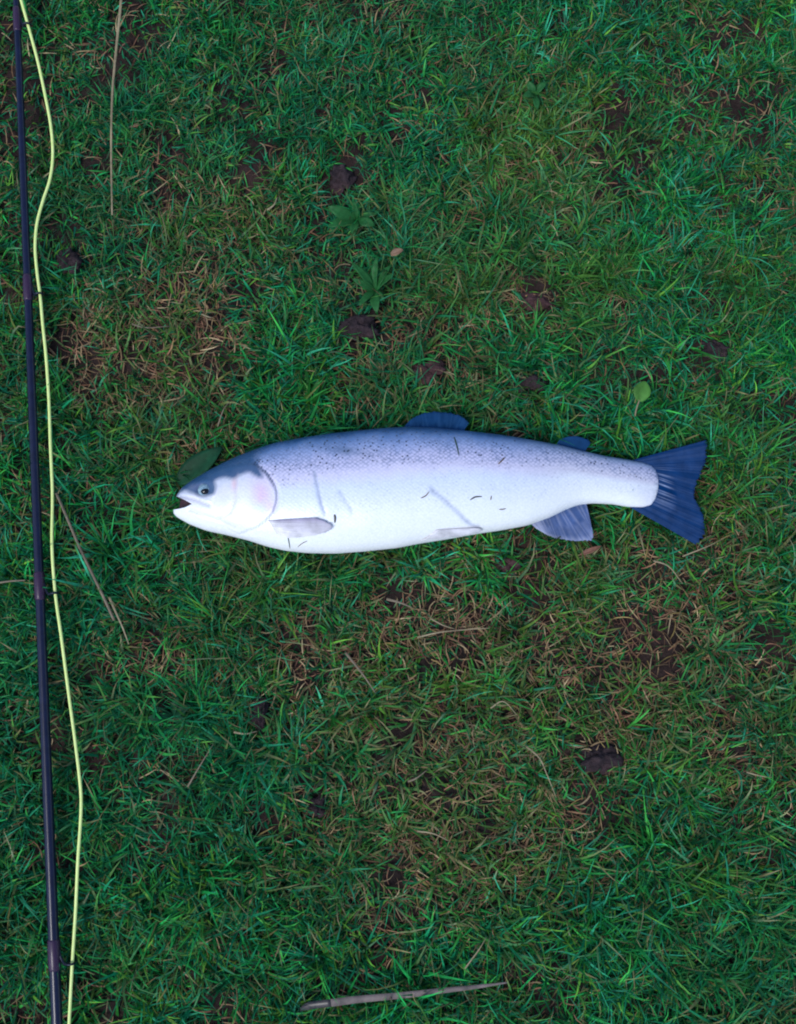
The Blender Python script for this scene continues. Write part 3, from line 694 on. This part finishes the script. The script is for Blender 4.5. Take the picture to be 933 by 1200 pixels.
clod(306, 836, 9, 20, .016, M['clod'], 'long narrow brown soil clod beyond the low dark weed', 9)
clod(372, 945, 13, 11, .016, M['clod'], 'small dark soil clod below the long narrow brown clod', 10)
clod(626, 354, 18, 10, .016, M['clod_red'], 'reddish brown soil clod above the dark clod between the fins', 11)

# ------------------------------------------------------------------ grass
def press(x, y, z):
    """height cap: stems under the fish, its fins, rod and line are pressed down"""
    px, py = PX(x, y, np.full(x.shape, Z0)); t, b, h = prof(np.clip(px, 202.5, 774.9))
    hy = np.maximum((b-t)/2, .5); v = np.abs(py-(t+b)/2)/(hy+3.5)
    on = (px > 200) & (px < 777) & (v < 1)
    cap = zc(px)-h*np.sqrt(np.clip(1-v**2.25, 0, 1))-.001
    z = np.where(on, np.minimum(z, np.maximum(cap, .004)), z)
    for poly, zf in FINPOLY[:4]:
        P = np.asarray(poly); near = (px > P[:, 0].min()-5) & (px < P[:, 0].max()+5) & (py > P[:, 1].min()-5) & (py < P[:, 1].max()+5)
        if near.any():
            i_ = np.where(near); ins_ = inside(px[i_], py[i_], P) | (seg_dist(px[i_], py[i_], P) < 2.0)
            zi = z[i_]; zi = np.where(ins_, np.minimum(zi, .027), zi); z[i_] = zi
    s = (x-ra[0])*rd[0]+(y-ra[1])*rd[1]; dl = np.abs((x-ra[0])*-rd[1]+(y-ra[1])*rd[0]); rr = rod_r(s)
    z = np.where(dl < rr+.0015, np.minimum(z, ROD_Z-rr-.001), z)
    cx_ = np.interp(-y, -cv[:, 1], cv[:, 0]); z = np.where(np.abs(x-cx_) < .0032, np.minimum(z, LINE_Z-.0035), z)
    return z
def blades(name, x, y, Ln, Wd, az, e0, e1, curl, roll, colA, colB, rows=5, pressed=True, zlift=0):
    """x,y roots; every blade its own tapering strip that rises at e0 and bends to e1"""
    n = len(x); s = np.linspace(0, 1, rows)
    P = np.zeros((n, rows, 3)); P[:, 0, 0] = x; P[:, 0, 1] = y; P[:, 0, 2] = ground_h(x, y)-.002+zlift
    A = az[:, None]+curl[:, None]*s[None]**1.3; E = e0[:, None]+(e1-e0)[:, None]*s[None]
    T = np.stack([np.cos(E)*np.cos(A), np.cos(E)*np.sin(A), np.sin(E)], -1)
    for i in range(1, rows):
        P[:, i] = P[:, i-1]+(T[:, i]+T[:, i-1])*.5*(Ln/(rows-1))[:, None]
    g = P[:, 0, 2][:, None]+.0005; P[..., 2] = np.maximum(P[..., 2], g)
    S_ = np.stack([-np.sin(A), np.cos(A), 0*A], -1); U = np.cross(T, S_)
    ro = (roll[:, None]*(.4+.6*s[None]))[..., None]; D = S_*np.cos(ro)+U*np.sin(ro)
    prof_ = np.minimum(1, .65+1.2*s)*(1-s**2.2)
    half = (Wd[:, None]*prof_[None]/2)[..., None]
    Lf, Rt = P-D*half, P+D*half
    if pressed:
        for q in (Lf, Rt, P):
            fx, fy, fz = q[..., 0].ravel(), q[..., 1].ravel(), q[..., 2].ravel().copy()
            q[..., 2] = press(fx, fy, fz).reshape(n, rows)
    nvp = 2*(rows-1)+1
    V = np.zeros((n, nvp, 3)); V[:, 0:-1:2] = Lf[:, :-1]; V[:, 1:-1:2] = Rt[:, :-1]; V[:, -1] = P[:, -1]
    C = np.zeros((n, nvp, 3)); sv = np.repeat(s[:-1], 2); sv = np.append(sv, 1.0)
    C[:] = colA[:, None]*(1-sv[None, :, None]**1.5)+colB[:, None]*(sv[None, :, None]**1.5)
    tri = []
    for i in range(rows-2): a = 2*i; tri += [(a, a+1, a+3), (a, a+3, a+2)]
    a = 2*(rows-2); tri.append((a, a+1, a+2))
    F = (np.array(tri)[None]+(np.arange(n)*nvp)[:, None, None]).reshape(-1, 3)
    me = fast_mesh(name, V.reshape(-1, 3), F); set_attr(me, 'tint', C.reshape(-1, 3), 'FLOAT_COLOR')
    return me
def pick(cols, w_, n):
    w_ = np.asarray(w_, float); i = RNG.choice(len(cols), n, p=w_/w_.sum()); return np.array(cols, float)[i]
GREENS = [(.012,.215,.046), (.008,.175,.072), (.032,.250,.040), (.005,.085,.028), (.090,.255,.030), (.024,.240,.125)]  # last one, teal: sky reflection on blades painted in as base colour
DRY = [(.27,.185,.095), (.19,.105,.055), (.38,.29,.16), (.12,.062,.04), (.23,.17,.06), (.24,.12,.07)]
X0, X1, Y0, Y1 = -.68, .68, -.80, .86
def in_core(n_):
    return RNG.uniform(X0, X1, n_), RNG.uniform(Y0, Y1, n_)
def thin(x, y, dens, under=True):
    keep = RNG.random(len(x)) < dens
    if under:
        px, py = PX(x, y, np.full(x.shape, Z0)); t, b, _ = prof(np.clip(px, 202.5, 774.9))
        keep &= ~((px > 212) & (px < 765) & (py > t+14) & (py < b-14))
    return x[keep], y[keep]
def fields(x, y):
    px, py = PX(x, y, 0*x+.02); return blobfield(px, py, BARE), blobfield(px, py, BROWN), px, py

# tufts
nt_c = 33000
tx, ty = in_core(nt_c); cnt = RNG.integers(4, 15, nt_c)
own = np.repeat(np.arange(nt_c), cnt); a_ = RNG.uniform(0, 2*math.pi, len(own)); r_ = np.abs(RNG.normal(0, .0075, len(own)))
x, y = tx[own]+r_*np.cos(a_), ty[own]+r_*np.sin(a_)
tl = RNG.lognormal(0, .28, nt_c)[own]; taz = RNG.uniform(0, 2*math.pi, nt_c)[own]; tc = (pick(GREENS, [3, 3, 2, 1.5, 1.1, 1.4], nt_c)*RNG.uniform(.5, 1.45, (nt_c, 1)))[own]
bare, brown, px, py = fields(x, y)
clump = .55*fbm(x, y, 18, 51, 3)+.45*fbm(x, y, 44, 52, 2)
keep = (RNG.random(len(x)) < np.clip(1-1.1*bare, .06, 1)*(1-.58*brown*fbm(x, y, 30, 15)*2)*np.clip(.08+3.9*(clump-.365), .07, 1))
t, b, _ = prof(np.clip(px, 202.5, 774.9)); keep &= ~((px > 212) & (px < 765) & (py > t+16) & (py < b-16))
x, y, own, a_, tl, taz, tc, brown, px, py = [q[keep] for q in (x, y, own, a_, tl, taz, tc, brown, px, py)]
n = len(x); fine = sstep(520, 100, py)*.30
Ln = (.0235+.012*RNG.random(n))*tl*(1-fine)*(1-.2*brown); Ln = np.clip(Ln*(.35+1.45*clump[keep])*(.75+.5*fbm(x, y, 11, 88, 2)), .010, .075)
Wd = (.0016+.0023*RNG.random(n)**1.7)*(1-.5*fine)*(.7+.6*fbm(x, y, 9, 89, 2))
az = np.where(RNG.random(n) < .65, a_+RNG.normal(0, .5, n), taz+RNG.normal(0, .6, n))
e0 = R(1)*np.clip(RNG.normal(58, 20, n), 8, 88); e1 = e0-R(1)*RNG.uniform(20, 95, n)
hue = fbm(x, y, 6, 91, 2)[:, None]
cA = tc*RNG.uniform(.38, 1.45, (n, 1)); cA = cA*(1-.35*sstep(.5, .7, hue))+np.array((.010, .140, .060))*.35*sstep(.5, .7, hue)
yl = (RNG.random(n) < .06+.30*brown+.35*sstep(.55, .75, fbm(x, y, 8, 133, 2)))[:, None]; cA = np.where(yl, cA*.5+np.array((.10, .13, .035))*.5, cA)
yf = blobfield(px, py, YELLOW)*np.clip(2.2*(fbm(x, y, 14, 141, 2)-.2), 0, 1); yw = (np.maximum(yf, .3*brown)*RNG.uniform(.2, 1, n))[:, None]; cA = cA*(1-.75*yw)+np.array((.105, .200, .016))*RNG.uniform(.5, 1.3, (n, 1))*.75*yw
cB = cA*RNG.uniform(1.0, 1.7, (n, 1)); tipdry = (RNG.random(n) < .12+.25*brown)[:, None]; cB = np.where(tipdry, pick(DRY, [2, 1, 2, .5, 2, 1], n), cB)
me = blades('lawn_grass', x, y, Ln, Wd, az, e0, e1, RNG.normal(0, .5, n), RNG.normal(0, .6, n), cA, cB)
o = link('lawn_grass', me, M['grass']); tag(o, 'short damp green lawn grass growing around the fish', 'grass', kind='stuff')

# a few taller blades bent over the edge of the fish
eu = np.array([232, 262, 318, 338, 352, 402, 446, 515, 571, 606, 648, 705, 728, 455, 560, 640, 716, 300, 380.]); low = np.arange(len(eu)) < 13
t, b, _ = prof(eu); ey = np.where(low, b+9, t-8); q = W(eu, ey, .01); n = len(eu)
az = np.where(low, math.pi/2, -math.pi/2)+RNG.normal(0, .7, n)
me2 = blades('edge_grass', q[:, 0], q[:, 1], RNG.uniform(.045, .075, n), RNG.uniform(.0018, .003, n), az, R(1)*RNG.uniform(76, 88, n), R(1)*RNG.uniform(5, 45, n), RNG.normal(0, .4, n), RNG.normal(0, .4, n), pick(GREENS, [2, 2, 2, .5, 2, 1], n), pick(GREENS, [2, 1, 2, .5, 2, 1], n), rows=8, pressed=False)
o = link('edge_grass', me2, M['grass']); tag(o, 'taller green blades leaning against the edges of the fish', 'grass', kind='stuff')

# fine low undergrowth
x, y = in_core(130000); bare, brown, px, py = fields(x, y)
x, y = thin(x, y, (1-.95*bare)*(1-.5*brown)*np.clip(.06+3.0*(fbm(x, y, 36, 19)-.40), .05, 1)); n = len(x)
cA = pick(GREENS, [2, 2, 1, 3, .5, .5], n)*RNG.uniform(.6, 1.1, (n, 1))
me = blades('low_grass', x, y, RNG.uniform(.012, .028, n), RNG.uniform(.0011, .0022, n), RNG.uniform(0, 6.28, n), R(1)*RNG.uniform(15, 70, n), R(1)*RNG.uniform(-25, 30, n), RNG.normal(0, .7, n), RNG.normal(0, .6, n), cA, cA*1.15, rows=4)
o = link('low_grass', me, M['grass']); tag(o, 'fine dark low grass filling the base of the lawn', 'grass', kind='stuff')

# thatch
x, y = in_core(80000); bare, brown, px, py = fields(x, y)
x, y = thin(x, y, np.clip(.27+1.1*brown-.35*bare, .05, 1)*np.clip(.3+1.6*(fbm(x, y, 22, 61)-.3), .1, 1)); n = len(x)
cA = pick(DRY, [3, 3, 1.6, 2.5, 1, 2], n)*RNG.uniform(.6, 1.55, (n, 1))
me = blades('dry_grass', x, y, RNG.uniform(.010, .034, n), RNG.uniform(.0009, .0021, n), RNG.uniform(0, 6.28, n), R(1)*RNG.uniform(5, 55, n), R(1)*RNG.uniform(-30, 25, n), RNG.normal(0, .9, n), RNG.normal(0, .6, n), cA, cA*RNG.uniform(.8, 1.4, (n, 1)), zlift=.004)
o = link('dry_grass', me, M['dry']); tag(o, 'tan and brown dead thatch tangled through the lawn', 'dry grass', kind='stuff')

# the lawn beyond
n = 150000; x, y = RNG.uniform(-2.3, 2.3, n), RNG.uniform(-2.3, 2.4, n)
k_ = ~((x > X0+.01) & (x < X1-.01) & (y > Y0+.01) & (y < Y1-.01)); x, y = x[k_], y[k_]; n = len(x)
cA = pick(GREENS, [3, 3, 2, 1.5, 1.1, 1.2], n)*RNG.uniform(.65, 1.25, (n, 1)); dr = (RNG.random(n) < .16)[:, None]; cA = np.where(dr, pick(DRY, [3, 3, 1, 2, 1, 2], n), cA)
me = blades('outer_grass', x, y, RNG.uniform(.025, .055, n), RNG.uniform(.0028, .0052, n), RNG.uniform(0, 6.28, n), R(1)*RNG.uniform(20, 80, n), R(1)*RNG.uniform(-30, 30, n), RNG.normal(0, .5, n), RNG.normal(0, .6, n), cA, cA*1.2, rows=4)
o = link('outer_grass', me, M['grass']); tag(o, 'coarser lawn grass stretching away around the fish', 'grass', kind='stuff')
